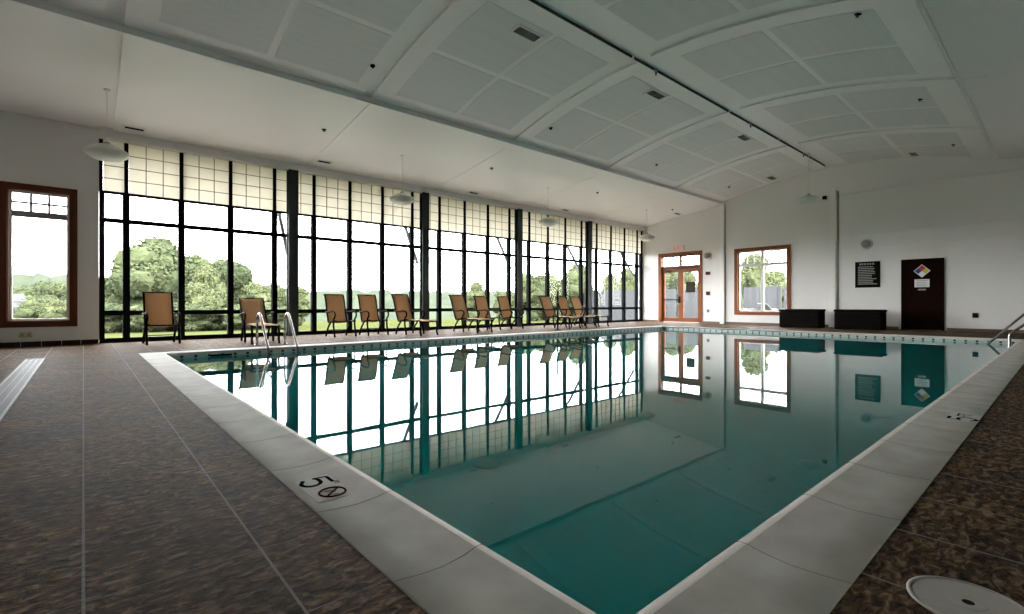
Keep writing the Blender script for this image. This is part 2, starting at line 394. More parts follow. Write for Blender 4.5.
# depth markers set in the coping
def stroke(bm, path, hw, z, f):
    P = [Vector((p[0], p[1])) for p in path]; a = []
    for i, p in enumerate(P):
        d = (P[min(i + 1, len(P) - 1)] - P[max(i - 1, 0)]).normalized(); n_ = Vector((-d.y, d.x)) * hw
        a.append([bm.verts.new((*f(*q), z)) for q in (p + n_, p - n_)])
    for i in range(len(a) - 1): bm.faces.new((a[i][0], a[i][1], a[i + 1][1], a[i + 1][0]))
def five(name, parent, k, f):
    bm = bm_new()
    stroke(bm, [(-.36 * k, .5 * k), (.36 * k, .5 * k)], .07 * k, .0024, f)
    stroke(bm, [(-.33 * k, .5 * k), (-.40 * k, .02 * k)], .06 * k, .0025, f)
    arc = [(-.40 * k, .04 * k), (-.2 * k, .16 * k)] + [(.02 * k + .34 * k * math.cos(R(a)), -.17 * k + .33 * k * math.sin(R(a))) for a in range(80, -150, -20)] + [(-.40 * k, -.34 * k)]
    stroke(bm, arc, .075 * k, .0026, f)
    return obj(name, bm, 'coping_mark', parent)
mk = thing('depth_marker', 'depth marker reading 5 beside a crossed-circle no diving sign on the left coping', 'marker', (.835, 2.24, .0045))
bobj('marker_tile', [(-.085, .09, .035, .19, .0, .0018), (-.085, .09, -.14, .03, .0, .0018)], 'mark_tile', mk)
# letters are read from the deck looking at the water: up = +X, right = -Y
ROTL = Matrix(((0, 1, 0, 0), (-1, 0, 0, 0), (0, 0, 1, 0), (0, 0, 0, 1)))
five('depth_numeral', mk, .13, lambda u, v: (-.008 + v, .115 - u))
text('unit_letters', 'FT', .032, 'coping_mark', mk, Matrix.Translation((.066, .055, .0025)) @ ROTL, .0006)
bm = bm_new()
ring = [(math.cos(a * math.pi / 16) * .056 + .005, math.sin(a * math.pi / 16) * .056 - .06, .003) for a in range(33)]
tube(bm, ring, .0045, 6); tube(bm, [(-.034, -.06 - .038, .003), (.044, -.06 + .038, .003)], .004, 6)
obj('no_diving_ring', bm, 'mark_red', mk)
bm = bm_new(); tube(bm, [(-.02, -.035, .0028), (.01, -.045, .0028), (.015, -.065, .0028)], .003, 6); tube(bm, [(-.02, -.08, .0028), (.02, -.095, .0028)], .0025, 6)
obj('diver_figure', bm, 'sign_grey', mk)
mk = thing('depth_marker', 'depth marker with black numeral set in the right-hand coping', 'marker', (4.93, .52, .0045))
bobj('marker_tile', [(-.16, .16, -.085, .085, .0, .0022)], 'mark_tile', mk)
five('depth_numeral', mk, .15, lambda u, v: (-.07 + u, v))
text('unit_letters', 'FT', .12, 'coping_mark', mk, Matrix.Translation((.085, 0.0, .0025)), .0006, 0)

# ------------------------------------------------------------------ trench drain and skimmer lid
td = thing('trench_drain', 'long stainless steel trench drain grate running along the left deck', 'drain', ((TX0 + TX1) / 2, 5, 0))
wd = (TX1 - TX0) / 2 - .003
bobj('drain_frame', [(-wd, -wd + .02, -6.98, 5.58, -.028, .002), (wd - .02, wd, -6.98, 5.58, -.028, .002), (-wd, wd, 5.56, 5.58, -.028, .002)], 'dull_steel', td)
bm = bm_new(); y = -3.0
while y < 5.54:
    box(bm, -wd + .022, wd - .022, y, y + .02, -.02, -.002); y += .034
for xx in (-.03, .03): box(bm, xx - .004, xx + .004, -3.0, 5.54, -.022, -.001)
g = obj('grate_bars', bm, 'dull_steel', td)
lid = thing('skimmer_lid', 'round cream plastic skimmer lid with centre hole in the dark tiles', 'lid', (1.885, .19, 0))
bm = bm_new(); lathe(bm, [(.137, .0), (.137, .005), (.130, .007), (.127, .004), (.127, 0)], 48); obj('lid_rim', bm, 'drain_white', lid, True)
bm = bm_new()
seg = 48; prl = [(.0001, .0052), (.030, .0052), (.031, .0062), (.040, .0062), (.041, .0050), (.11, .0050), (.121, .0055), (.1235, 0)]
lathe(bm, prl, seg)
obj('lid_disc', bm, 'drain_white', lid)
bm = bm_new(); lathe(bm, [(.014, .0045), (.014, .0058), (.0001, .0058)], 24); obj('finger_hole', bm, 'black', lid)

# ------------------------------------------------------------------ walls
wx0, wx1, wz0, wz1 = -1.13, -.20, .49, 3.14
st(bobj('wall_left', [(XN, wx0, 13.75, 14.12, 0, 4.75), (wx1, .25, 13.75, 14.12, 0, 4.75), (wx0, wx1, 13.75, 14.12, 0, wz0), (wx0, wx1, 13.75, 14.12, wz1, 4.75),
                      (.25, XF, 13.69, 14.12, 4.43, 4.75)], 'wall'), 'pale wall with tall window to the left of the glass wall', 'wall')
dy0, dy1, dz = 10.84, 12.86, 3.14
vy0, vy1, vz0, vz1 = 7.24, 9.23, .50, 3.07
st(bobj('wall_far', [(XF, XF + .3, dy1, 14.12, 0, 6.1), (XF, XF + .3, dy0, dy1, dz, 6.1), (XF, XF + .3, vy1, dy0, 0, 6.1), (XF, XF + .3, vy0, vy1, vz1, 6.1), (XF, XF + .3, vy0, vy1, 0, vz0),
                     (XF, XF + .3, YS - .3, vy0, 0, 6.1)], 'wall'), 'tall pale end wall with doors and window', 'wall')
st(bobj('wall_near', [(XN - .3, XN, YS - .3, 14.12, 0, 6.1)], 'wall'), 'plain wall behind the camera', 'wall')
st(bobj('wall_right', [(XN, XF, YS - .3, YS, 0, 5.2)], 'wall'), 'plain long wall on the right-hand side', 'wall')

# ------------------------------------------------------------------ ceiling
ceil = struct('ceiling', 'white vaulted ceiling of slabs with perforated grey panels', 'ceiling')
def curved(bm, x0, x1, y0, y1, lo, hi, n):
    a = []
    for i in range(n + 1):
        y = y0 + (y1 - y0) * i / n
        yy = min(max(y, 1.4001), 9.85) if (y0 >= 1.4 and y1 <= 9.86) else y
        z = prof(yy)
        a.append([bm.verts.new(c) for c in ((x0, y, z + lo), (x1, y, z + lo), (x1, y, z + hi), (x0, y, z + hi))])
    for i in range(n):
        p, q = a[i], a[i + 1]
        for k in range(4):
            bm.faces.new((p[k], p[(k + 1) % 4], q[(k + 1) % 4], q[k]))
    bm.faces.new(a[0][::-1]); bm.faces.new(a[-1])
bm = bm_new()
curved(bm, XN, XF, 1.4, 9.85, .045, .2, 40); curved(bm, XN, XF, 9.85001, 14.12, .045, .28, 2)
curved(bm, XN, XF, YS, 1.3999, .045, .28, 2)
obj('ceiling_deck', bm, 'ceiling', ceil)
ribs = [.48, 4.60, 8.66, 12.72, 16.82]
edges = [XN] + ribs + [XF]
slots = []
for i in range(len(edges) - 1):
    x0 = edges[i]; x1 = edges[i + 1] - (.22 if i < len(edges) - 2 else 0.0)
    slots.append((x0, x1))
    for (y0, y1, n) in ((5.90, 9.79, 20), (1.47, 5.60, 20)):
        bm = bm_new(); curved(bm, x0, x1, y0, y1, 0, .044, n); s_ = obj('ceiling_slab', bm, 'ceiling', ceil)
    if i == 0: x1g = .24
    bm = bm_new(); curved(bm, x0 + (.0 if i == 0 else .0), x1 + (.205 if i else 0) , 9.851, 13.688, 0, .044, 2); obj('ceiling_slab', bm, 'ceiling', ceil)
    bm = bm_new(); curved(bm, x0, x1 + (.205 if i else 0), YS, 1.398, 0, .044, 2); obj('ceiling_slab', bm, 'ceiling', ceil)
    # acoustic panels: two by two in every field
    if i == 0: px = [(-3.4, -1.75), (-1.62, -.12)]
    else:
        a_, b_ = x0 + .42, x1 - .22; mid = (a_ + b_) / 2; px = [(a_, mid - .06), (mid + .06, b_)]
    for (a_, b_) in px:
        for (y0, y1) in ((8.02, 9.48), (6.32, 7.90), (3.62, 5.18), (1.98, 3.50)):
            bm = bm_new(); curved(bm, a_, b_, y0, y1, -.006, -.0005, 10); obj('acoustic_panel', bm, 'panel', ceil)
# dark slot along the crown
for (a_, b_) in ((XN + .3, 4.3), (4.45, 8.4), (8.5, 12.68), (12.8, 16.0), (16.1, 20.3)):
    bobj('crown_slot', [(a_, b_, 5.876, 5.896, prof(5.88) - .002, prof(5.88) + .046)], 'slot', ceil)
st(bobj('trim_1', [(XN, XF - .0, 9.80, 9.849, 5.115, 5.235)], 'white_trim'), 'long ledge trim where vault meets the sloping ceiling', 'trim')
st(bobj('trim_2', [(XN, XF - .0, 1.40, 1.45, 5.165, 5.235)], 'white_trim'), 'long ledge trim on the right side of the vault', 'trim')

# ------------------------------------------------------------------ glass wall
gw = struct('window_1', 'long black-framed glass wall with cream lattice screens along the top', 'window')
mx_ = [.72 + 1.0275 * k for k in range(20)]
MW = .036
for x in [.285] + mx_ + [XF - .035]:
    bobj('mullion', [(x - MW, x + MW, 13.84, 13.97, 3.30, 4.43), (max(.255, x - .064), min(x + .064, XF - .002), 13.845, 13.97, 0.0, 3.30)], 'black_metal', gw)
xs = [.285] + mx_ + [XF - .035]
for z0, z1, y0 in ((0.0, .10, 13.86), (.60, .705, 13.87), (2.645, 2.74, 13.87), (3.275, 3.325, 13.86)):
    bm = bm_new()
    for a_, b_ in zip(xs[:-1], xs[1:]): box(bm, a_ + MW, b_ - MW, y0, 13.97, z0, z1)
    obj('rail', bm, 'black_metal', gw)
for a_, b_ in zip(xs[:-1], xs[1:]):
    bobj('glass_pane', [(a_ + MW, b_ - MW, 13.94, 13.946, z0, z1) for z0, z1 in ((.10, .60), (.705, 2.645), (2.74, 3.275), (3.325, 4.43))], 'glass', gw)
    s_ = bobj('screen_panel', [(a_ + MW + .004, b_ - MW - .004, 13.885, 13.889, 3.33, 4.43)], 'screen', gw)
    nn = max(1, round((b_ - a_) / .342)); bm = bm_new()
    for k in range(1, nn):
        xx = a_ + MW + (b_ - a_ - 2 * MW) * k / nn; box(bm, xx - .009, xx + .009, 13.872, 13.885, 3.33, 4.435)
    for k in range(1, 4):
        zz = 3.33 + 1.105 * k / 4; box(bm, a_ + MW, b_ - MW, 13.873, 13.8845, zz - .009, zz + .009)
    obj('lattice', bm, 'lattice', s_)
# steel columns in front
for k, x in enumerate((4.215, 8.28, 12.37, 16.46)):
    nm = ('nearest the left window', 'second from the left', 'third from the left', 'rightmost, nearest the double doors')[k]
    c_ = bobj('steel_column', [(x - .125, x + .125, 13.64, 13.66, .0, 4.43), (x - .125, x + .125, 13.81, 13.83, .0, 4.43), (x - .008, x + .008, 13.66, 13.81, 0, 4.43)], 'column')
    tag(c_, 'dark steel column before the glass wall, ' + nm, 'column', 'steel columns along the glass wall')
# roof overhang with knee braces outside
st(bobj('trim_3', [(XN, XF + .3, 14.12, 15.9, 4.45, 4.6)], 'white_trim'), 'roof eave outside the glass wall', 'trim')
for k, x in enumerate((4.20, 8.23, 12.28, 16.36, 20.3)):
    bm = bm_new(); tube(bm, [(x, 14.10, 2.2), (x, 15.5, 4.40)], .06, 8)
    tag(obj('knee_brace', bm, 'brace'), 'dark diagonal brace outside the glass under the eave, ' + ('first', 'second', 'third', 'fourth', 'fifth')[k] + ' from the left', 'brace', 'eave braces outside the glass wall')

# ------------------------------------------------------------------ left window
def casing(parent, name, mat, axis, a0, a1, z0, z1, wdt, p0, p1, sill=True):
    # frame in plane; axis 'X' (wall at const Y) or 'Y'
    segs = [(a0 - wdt, a0, z0 - (wdt if sill else 0), z1 + wdt), (a1, a1 + wdt, z0 - (wdt if sill else 0), z1 + wdt), (a0, a1, z1, z1 + wdt)]
    if sill: segs.append((a0, a1, z0 - wdt, z0))
    bm = bm_new()
    for s0, s1, u0, u1 in segs:
        if axis == 'X': box(bm, s0, s1, p0, p1, u0, u1)
        else: box(bm, p0, p1, s0, s1, u0, u1)
    return obj(name, bm, mat, parent)
wl = struct('window_2', 'tall wood-framed window in the left wall with six small top panes', 'window')
casing(wl, 'window_casing', 'dark_wood', 'X', wx0 + .005, wx1 - .005, wz0 + .005, wz1 - .005, .11, 13.70, 13.749)
casing(wl, 'window_jamb', 'dark_wood', 'X', wx0 + .02, wx1 - .02, wz0 + .02, wz1 - .02, .018, 13.73, 14.0)
casing(wl, 'window_sash', 'white_trim', 'X', wx0 + .065, wx1 - .065, wz0 + .065, wz1 - .065, .045, 13.82, 13.90)
a0, a1 = wx0 + .066, wx1 - .066
bm = bm_new(); box(bm, a0, a1, 13.82, 13.90, 2.60, 2.72)
for k in (1, 2): xx = a0 + (a1 - a0) * k / 3; box(bm, xx - .02, xx + .02, 13.84, 13.88, 2.72, wz1 - .066)
box(bm, a0, a1, 13.845, 13.875, 2.87, 2.912); obj('window_muntin', bm, 'muntin', wl)
bobj('glass_pane', [(a0, a1, 13.862, 13.866, wz0 + .066, 2.60), (a0, a1, 13.862, 13.866, 2.72, wz1 - .066)], 'glass', wl)
st(bobj('trim_4', [(-1.34, -1.245, 13.70, 13.749, 0, 3.25)], 'dark_wood'), 'dark wood casing board at the far left of the left wall', 'trim')
# baseboards
bm = bm_new(); x = -1.24
while x < .25:
    x2 = min(x + .30, .249); box(bm, x + .004, x2 - .004, 13.725, 13.749, .0, .095); x += .30
st(obj('baseboard_left', bm, plain('base_tile', (.035, .018, .011), .6, spec=.1)), 'dark tile baseboard under the left window', 'baseboard')
bm = bm_new()
for y0, y1 in ((12.98, 13.84), (9.95, 10.72), (5.86, 9.72), (3.80, 5.60), (-2.4, 2.58)): box(bm, XF - .022, XF - .001, y0, y1, 0, .09)
st(obj('baseboard_far', bm, plain('brown_tile', (.11, .065, .045), .5)), 'brown tile baseboard along the end wall', 'baseboard')
o_ = thing('outlet_plate', 'tan electrical outlet plate low on the wall under the left window', 'outlet', (-.87, 13.749, .235))
bobj('cover_plate', [(-.10, .10, -.010, 0, -.055, .055)], 'tan', o_, bev=.003)
for k in (-.05, .05): bobj('socket', [(k - .02, k + .02, -.013, -.010, -.03, .03)], 'lattice', o_)

# ------------------------------------------------------------------ far wall: double doors
dd = struct('door_1', 'double glazed wooden doors under two transom lights', 'door')
casing(dd, 'door_casing', 'wood', 'Y', dy0 + .0, dy1 - .0, 0, dz, .09, XF - .03, XF - .001, sill=False)
casing(dd, 'door_jamb', 'wood', 'Y', dy0 + .05, dy1 - .05, 0, dz - .04, .048, XF - .028, XF + .25, sill=False)
ja0, ja1 = dy0 + .05, dy1 - .05; jm = (ja0 + ja1) / 2
bm = bm_new(); box(bm, XF + .06, XF + .18, ja0, ja1, 2.46, 2.62); box(bm, XF + .06, XF + .18, jm - .04, jm + .04, 2.62, dz - .04)
box(bm, XF + .06, XF + .18, ja0, ja1, dz - .10, dz - .04)
obj('transom_frame', bm, 'dark_wood', dd)
bobj('transom_glass', [(XF + .12, XF + .124, ja0, jm - .04, 2.62, dz - .10), (XF + .12, XF + .124, jm + .04, ja1, 2.62, dz - .10)], 'glass', dd)
bm = bm_new()
for s0, s1 in ((ja0, jm - .04), (jm + .04, ja1)):
    for k in (1, 2, 3, 4): yy = s0 + (s1 - s0) * k / 5; box(bm, XF + .11, XF + .13, yy - .018, yy + .018, 2.62, dz - .10)
    box(bm, XF + .11, XF + .13, s0, s1, 2.80, 2.83)
obj('transom_muntin', bm, 'muntin', dd)
for s0, s1, mt in ((ja0 + .004, jm - .004, 'wood'), (jm + .004, ja1 - .004, 'dark_wood')):
    lf = bobj('door_leaf', [(XF + .10, XF + .15, s0, s0 + .13, .02, 2.455), (XF + .10, XF + .15, s1 - .13, s1, .02, 2.455), (XF + .10, XF + .15, s0 + .13, s1 - .13, .02, .22), (XF + .10, XF + .15, s0 + .13, s1 - .13, 2.32, 2.455)], 'wood', dd)
    bobj('door_glass', [(XF + .122, XF + .126, s0 + .13, s1 - .13, .22, 2.32)], 'glass', lf)
    if mt == 'dark_wood':
        bobj('push_bar', [(XF + .055, XF + .085, s0 + .08, s1 - .05, 1.02, 1.07), (XF + .055, XF + .10, s0 + .03, s0 + .11, .90, 1.20)], 'black_metal', lf)
        bobj('door_closer', [(XF + .05, XF + .10, s0 + .45, s0 + .75, 2.36, 2.42)], 'black_metal', lf)
pn = thing('notice', 'dark notice hanging in the glass of the right door leaf', 'notice', (XF + .105, (ja0 + jm) / 2, 1.62))
bobj('notice_sheet', [(0, .006, -.22, .22, -.24, .24)], plain('notice_brown', (.03, .025, .02), .8, spec=0), pn)
bm = bm_new()
for k in range(6): box(bm, -.002, 0, -.16 + .02 * (k % 2), .16, .17 - k * .066, .185 - k * .066 + .012)
obj('notice_lines', bm, plain('faint_print', (.07, .06, .05), .8, spec=0), pn)

# far wall: window
w3 = struct('window_3', 'wide wood-framed two-light window in the end wall', 'window')
casing(w3, 'window_casing', 'wood', 'Y', vy0, vy1, vz0, vz1, .095, XF - .03, XF - .001)
casing(w3, 'window_jamb', 'wood', 'Y', vy0 + .035, vy1 - .035, vz0 + .035, vz1 - .035, .034, XF - .028, XF + .25)
casing(w3, 'window_sash', 'white_trim', 'Y', vy0 + .09, vy1 - .09, vz0 + .09, vz1 - .09, .055, XF + .08, XF + .16)
vm = (vy0 + vy1) / 2; s0, s1 = vy0 + .092, vy1 - .092
bm = bm_new(); box(bm, XF + .08, XF + .16, vm - .06, vm + .06, vz0 + .09, vz1 - .09)
for a_, b_ in ((s0, vm - .06), (vm + .06, s1)):
    box(bm, XF + .08, XF + .16, a_, b_, 2.40, 2.52)
    for k in (1, 2): yy = a_ + (b_ - a_) * k / 3; box(bm, XF + .11, XF + .13, yy - .02, yy + .02, 2.52, vz1 - .09)
    box(bm, XF + .111, XF + .129, a_, b_, 2.73, 2.765)
obj('window_muntin', bm, 'white_trim', w3)
bobj('glass_pane', [(XF + .12, XF + .124, a_, b_, z0, z1) for a_, b_ in ((s0, vm - .06), (vm + .06, s1)) for z0, z1 in ((vz0 + .09, 2.40), (2.52, vz1 - .09))], 'glass', w3)

# pilasters and mouldings
st(bobj('trim_5', [(XF - .07, XF - .001, 9.74, 9.93, 0, prof(9.85) + .02)], 'white_trim'), 'white pilaster between the doors and window', 'trim')
st(bobj('trim_6', [(XF - .07, XF - .001, 5.62, 5.83, 0, 5.0)], 'white_trim'), 'white pilaster behind the gap between the storage boxes', 'trim')
for n_, zz in ((7, 4.80), (8, 3.31), (9, 2.83)):
    st(bobj('trim_%d' % n_, [(XF - (.05 if n_ == 7 else .025), XF - .001, YS + .02, 5.5, zz, zz + .03)], 'wall'), 'thin horizontal moulding on the right half of the end wall', 'trim')
bm = bm_new(); tube(bm, [(XF - .02, 5.56, .1), (XF - .02, 5.56, 4.95)], .012, 8)  # slim dark tube drawn as a vertical stripe beside the pilaster
tag(obj('stripe', bm, 'lattice'), 'thin dark vertical conduit beside the right-hand pilaster', 'wall_stripe')
bm = bm_new(); tube(bm, [(XF - .02, 9.70, .1), (XF - .02, 9.70, 5.1)], .012, 8)  # same dark stripe at the pilaster near the doors
tag(obj('stripe', bm, 'lattice'), 'thin dark vertical conduit beside the pilaster near the doors', 'wall_stripe')

# brown door
bd = struct('door_2', 'plain dark brown door in the end wall', 'door')
bobj('door_leaf', [(XF - .035, XF - .004, 2.70, 3.67, .01, 2.27)], 'brown_door', bd)
bobj('door_frame', [(XF - .05, XF - .001, 2.64, 2.70, 0, 2.33), (XF - .05, XF - .001, 3.67, 3.73, 0, 2.33), (XF - .05, XF - .001, 2.70, 3.67, 2.27, 2.33)], 'brown_door', bd)
bm = bm_new(); lathe(bm, [(.03, 0), (.03, .01), (.012, .015), (.012, .045), (.03, .05), (.03, .07), (.0001, .075)], 16, XF - .035, 3.60, 1.0, '-X'); obj('door_knob', bm, 'black', bd, True)
dm = thing('hazard_diamond', 'four-coloured hazard diamond on the dark brown door', 'sign', (XF - .037, 3.19, 1.93))
s = .215
bm = bm_new()
def diamond(bm, cy, cz, r, x0, x1):
    p = [(cy, cz + r), (cy - r, cz), (cy, cz - r), (cy + r, cz)]
    a = [bm.verts.new((x0, *q)) for q in p]; b2 = [bm.verts.new((x1, *q)) for q in p]
    bm.faces.new(a); bm.faces.new(b2[::-1])
    for k in range(4): bm.faces.new((a[k], a[(k + 1) % 4], b2[(k + 1) % 4], b2[k]))
diamond(bm, 0, 0, s, -.004, 0); obj('diamond_plate', bm, 'paper', dm)
q = s / 2 * .88
for nm, cy, cz, mt in (('red_quarter', 0, s / 2 * .96, 'sign_red'), ('blue_quarter', s / 2 * .96, 0, 'blue'), ('yellow_quarter', -s / 2 * .96, 0, 'yellow'), ('white_quarter', 0, -s / 2 * .96, 'paper')):
    bm = bm_new(); diamond(bm, cy * .92, cz * .92, q, -.006, -.004); obj(nm, bm, mt, dm)
def facex(tx, ty, tz):    # text facing -X, right = -Y, up = +Z
    return Matrix.Translation((tx, ty, tz)) @ Matrix(((0, 0, -1, 0), (-1, 0, 0, 0), (0, 1, 0, 0), (0, 0, 0, 1)))
dn = thing('door_notice', 'white notice with grey lines under the hazard diamond', 'notice', (XF - .037, 3.19, 1.53))
bobj('notice_sheet', [(-.004, 0, -.19, .19, -.13, .13)], 'paper', dn)
bm = bm_new()
for k in range(4): box(bm, -.0055, -.004, -.14 + .03 * (k % 2), .14, .075 - k * .055, .09 - k * .055)
obj('notice_lines', bm, 'sign_grey', dn)
dn = thing('door_plate', 'small grey plate below the white notice on the brown door', 'sign', (XF - .037, 3.19, 1.32))
bobj('plate', [(-.004, 0, -.10, .10, -.025, .025)], 'sign_grey', dn, bev=.001)
# rules board
rb = thing('rules_board', 'square black pool rules board with grey lettering on the end wall', 'sign', (XF - .002, 4.67, 1.88))
bobj('board', [(-.02, 0, -.365, .365, -.455, .455)], 'black', rb)
bm = bm_new(); random.seed(3)
for k in range(11):
    z_ = .27 - k * .06; l_ = random.uniform(.12, .28)
    box(bm, -.0225, -.020, -l_, .28, z_ - .014, z_ + .014)
for (a_, b_) in ((.19, .24), (.12, .17), (.05, .10), (-.03, .02), (-.11, -.06), (-.19, -.14)): box(bm, -.0225, -.020, a_, b_, .335, .40)
obj('board_lettering', bm, 'sign_grey', rb)

# exit sign
ex = thing('exit_sign', 'white exit sign with red letters above the double doors', 'sign', (XF - .002, 11.87, 3.42))
bobj('sign_housing', [(-.06, 0, -.27, .27, -.11, .11)], 'paper', ex, bev=.008)
m, t, b = node_mat('exit_letters'); M['exit'] = m
b.inputs['Base Color'].default_value = (.45, .04, .03, 1); b.inputs['Emission Color'].default_value = (1, .15, .12, 1); b.inputs['Emission Strength'].default_value = .16
text('sign_letters', 'EXIT', .25, 'exit', ex, facex(-.062, 0, 0), .002)

# wall speakers
def speaker(y, z, label):
    s_ = thing('wall_speaker', label, 'speaker', (XF - .002, y, z), 0, 'round wall speakers')
    bm = bm_new(); lathe(bm, [(.19, 0), (.19, .03), (.17, .045), (.13, .05), (.0001, .05)], 32, 0, 0, 0, '-X'); obj('back_ring', bm, 'lamp', s_, True)
    bm = bm_new(); lathe(bm, [(.13, .05), (.13, .10), (.115, .17), (.08, .22), (.03, .24), (.0001, .242)], 32, 0, 0, 0, '-X'); obj('speaker_cone', bm, plain('speaker_grey', (.33, .33, .31), .5), s_, True)
speaker(4.71, 2.95, 'round grey wall speaker above the black rules board')
speaker(10.51, 2.96, 'round grey wall speaker right of the double doors')
def wallbox(name, y, z, w_, h_, d_, mat, label, cat, detail='button', dmat='black'):
    o_ = thing(name, label, cat, (XF - .002, y, z))
    bobj('housing', [(-d_, 0, -w_, w_, -h_, h_)], mat, o_, bev=.004)
    bobj(detail, [(-d_ - .01, -d_, -w_ * .4, w_ * .4, -h_ * .35, h_ * .35)], dmat, o_)
wallbox('alarm_strobe', 10.48, 2.20, .10, .07, .05, 'red', 'dark red fire alarm strobe on the wall beside the double doors', 'alarm', 'lens', 'black')
wallbox('pull_station', 10.48, 1.32, .08, .08, .05, 'red', 'dark red fire alarm pull box at hand height beside the double doors', 'alarm', 'lever', 'black')
wallbox('wall_socket', 10.48, .55, .06, .07, .02, 'sign_grey', 'grey wall socket low beside the double doors', 'outlet', 'socket')
wallbox('wall_socket', 1.92, .50, .065, .075, .02, 'black', 'dark wall socket low on the wall right of the brown door', 'outlet', 'socket')
wallbox('security_camera', 5.98, 4.78, .06, .06, .10, 'black', 'small dark camera high on the wall beside the right pilaster', 'camera', 'lens')

# ------------------------------------------------------------------ storage boxes
def storage(y0, y1, label):
    s_ = thing('storage_box', label, 'storage box', (19.65, (y0 + y1) / 2, 0), 0, 'dark wicker storage boxes')
    h = (y1 - y0) / 2
    bobj('box_body', [(-.34, .34, -h + .02, h - .02, .0, .58)], 'wicker', s_, bev=.035)
    bobj('box_lid', [(-.36, .36, -h, h, .582, .665)], 'wicker', s_, bev=.03)
    bm = bm_new()
    for k in range(1, 6): zz = .58 * k / 6; tube(bm, [(-.342, -h + .05, zz), (-.342, h - .05, zz)], .006, 6)
    obj('weave_band', bm, 'wicker', s_)
storage(5.76, 7.10, 'dark wicker storage box under the end window, left of two')
storage(3.98, 5.34, 'dark wicker storage box under the rules board, right of two')

# ------------------------------------------------------------------ pendant lamps
def pendant(x, y, z, label):
    top = prof(y); g_ = 'saucer pendant lamps'
    p = thing('pendant_lamp', label, 'lamp', (x, y, z), 0, g_)
    bm = bm_new(); lathe(bm, [(.035, .17), (.06, .165), (.11, .15), (.22, .105), (.31, .045), (.335, .0), (.31, -.05), (.22, -.115), (.10, -.145), (.0001, -.152)], 40); obj('lamp_shade', bm, 'lamp', p, True)
    bm = bm_new(); lathe(bm, [(.06, .158), (.05, .19), (.02, .21), (.0001, .21)], 20); obj('lamp_cap', bm, 'sign_grey', p, True)
    bm = bm_new(); tube(bm, [(0, 0, .2), (0, 0, top - z - .003)], .008, 6); obj('cord', bm, 'vent_frame', p)
    bm = bm_new(); lathe(bm, [(.0001, top - z - .004), (.05, top - z - .004), (.05, top - z - .03), (.0001, top - z - .035)], 20); obj('ceiling_canopy', bm, 'vent_frame', p, True)
for k, x in enumerate((.33, 6.45, 12.05, 18.0)):
    pendant(x, 11.85, 3.67, 'white saucer pendant lamp near the glass wall, ' + ('nearest the left window', 'second from the left', 'third from the left', 'fourth, nearest the double doors')[k])
pendant(18.2, 5.75, 4.32, 'white saucer pendant lamp hanging from the vault crown before the end wall')

# ------------------------------------------------------------------ ceiling fittings
def tilt(y):
    return math.atan2(prof(y + .05) - prof(y - .05), .1)
spr = [(4.21, 8.9, 'over the second vault bay on the glass side'), (9.19, 8.95, 'over the third vault bay on the glass side'), (14.2, 8.98, 'over the fourth vault bay on the glass side'), (19.15, 8.87, 'at the end wall on the glass side of the vault'),
       (4.21, 11.44, 'on the sloping ceiling, nearest of four above the glass wall'), (9.18, 11.4, 'on the sloping ceiling, second of four above the glass wall'), (14.1, 11.36, 'on the sloping ceiling, third of four above the glass wall'), (19.1, 11.3, 'on the sloping ceiling, farthest of four above the glass wall'),
       (9.17, 2.2, 'on the right side of the vault, nearest the camera'), (14.03, 2.2, 'on the right side of the vault, middle one'), (18.74, 2.2, 'on the right side of the vault, nearest the end wall')]
for x, y, lb in spr:
    s_ = thing('sprinkler_head', 'small dark sprinkler head ' + lb, 'sprinkler', (x, y, prof(y) - .007), 0, 'sprinkler heads'); s_.rotation_euler = (tilt(y), 0, 0)
    bm = bm_new(); lathe(bm, [(.0001, 0), (.05, 0), (.05, -.008), (.036, -.012), (.0001, -.012)], 20); obj('escutcheon', bm, 'black', s_, True)
    bm = bm_new(); lathe(bm, [(.012, -.012), (.012, -.04), (.024, -.042), (.024, -.046), (.0001, -.046)], 12); obj('nozzle', bm, 'black', s_)
vents = [(6.15, 6.6, .27, .10, 'nearest the camera in the vault'), (10.25, 6.5, .27, .10, 'second in the vault'), (14.9, 6.45, .27, .10, 'third in the vault'), (20.0, 7.6, .27, .10, 'by the end wall, left of the crown'), (20.0, 3.3, .27, .10, 'by the end wall, right of the crown'), (20.0, 11.58, .22, .07, 'by the end wall on the sloping ceiling'),
         (.83, 13.35, .16, .05, 'above the first glass pane, nearest the left window'), (4.86, 13.2, .16, .05, 'above the first steel column'), (10.0, 13.4, .16, .05, 'above the glass wall past the second column'), (14.6, 13.4, .16, .05, 'above the glass wall past the third column')]
for x, y, a_, b_, lb in vents:
    v_ = thing('ceiling_vent', 'dark slotted ceiling vent ' + lb, 'vent', (x, y, prof(y) - .0065), 0, 'slotted ceiling vents'); v_.rotation_euler = (tilt(y), 0, 0)
    bobj('vent_frame', [(-a_ - .045, a_ + .045, b_, b_ + .045, -.012, 0), (-a_ - .045, a_ + .045, -b_ - .045, -b_, -.012, 0), (-a_ - .045, -a_, -b_, b_, -.012, 0), (a_, a_ + .045, -b_, b_, -.012, 0)], 'vent_frame', v_)
    bobj('vent_back', [(-a_, a_, -b_, b_, -.003, 0)], 'black', v_)
    bm = bm_new(); n_ = 5 if b_ > .08 else 3
    for k in range(n_): yy = -b_ + 2 * b_ * (k + .5) / n_; box(bm, -a_, a_, yy - .006, yy + .006, -.011, -.004)
    box(bm, -.006, .006, -b_, b_, -.012, -.003)
    obj('vent_slat', bm, 'sign_grey' if b_ > .08 else 'black', v_)
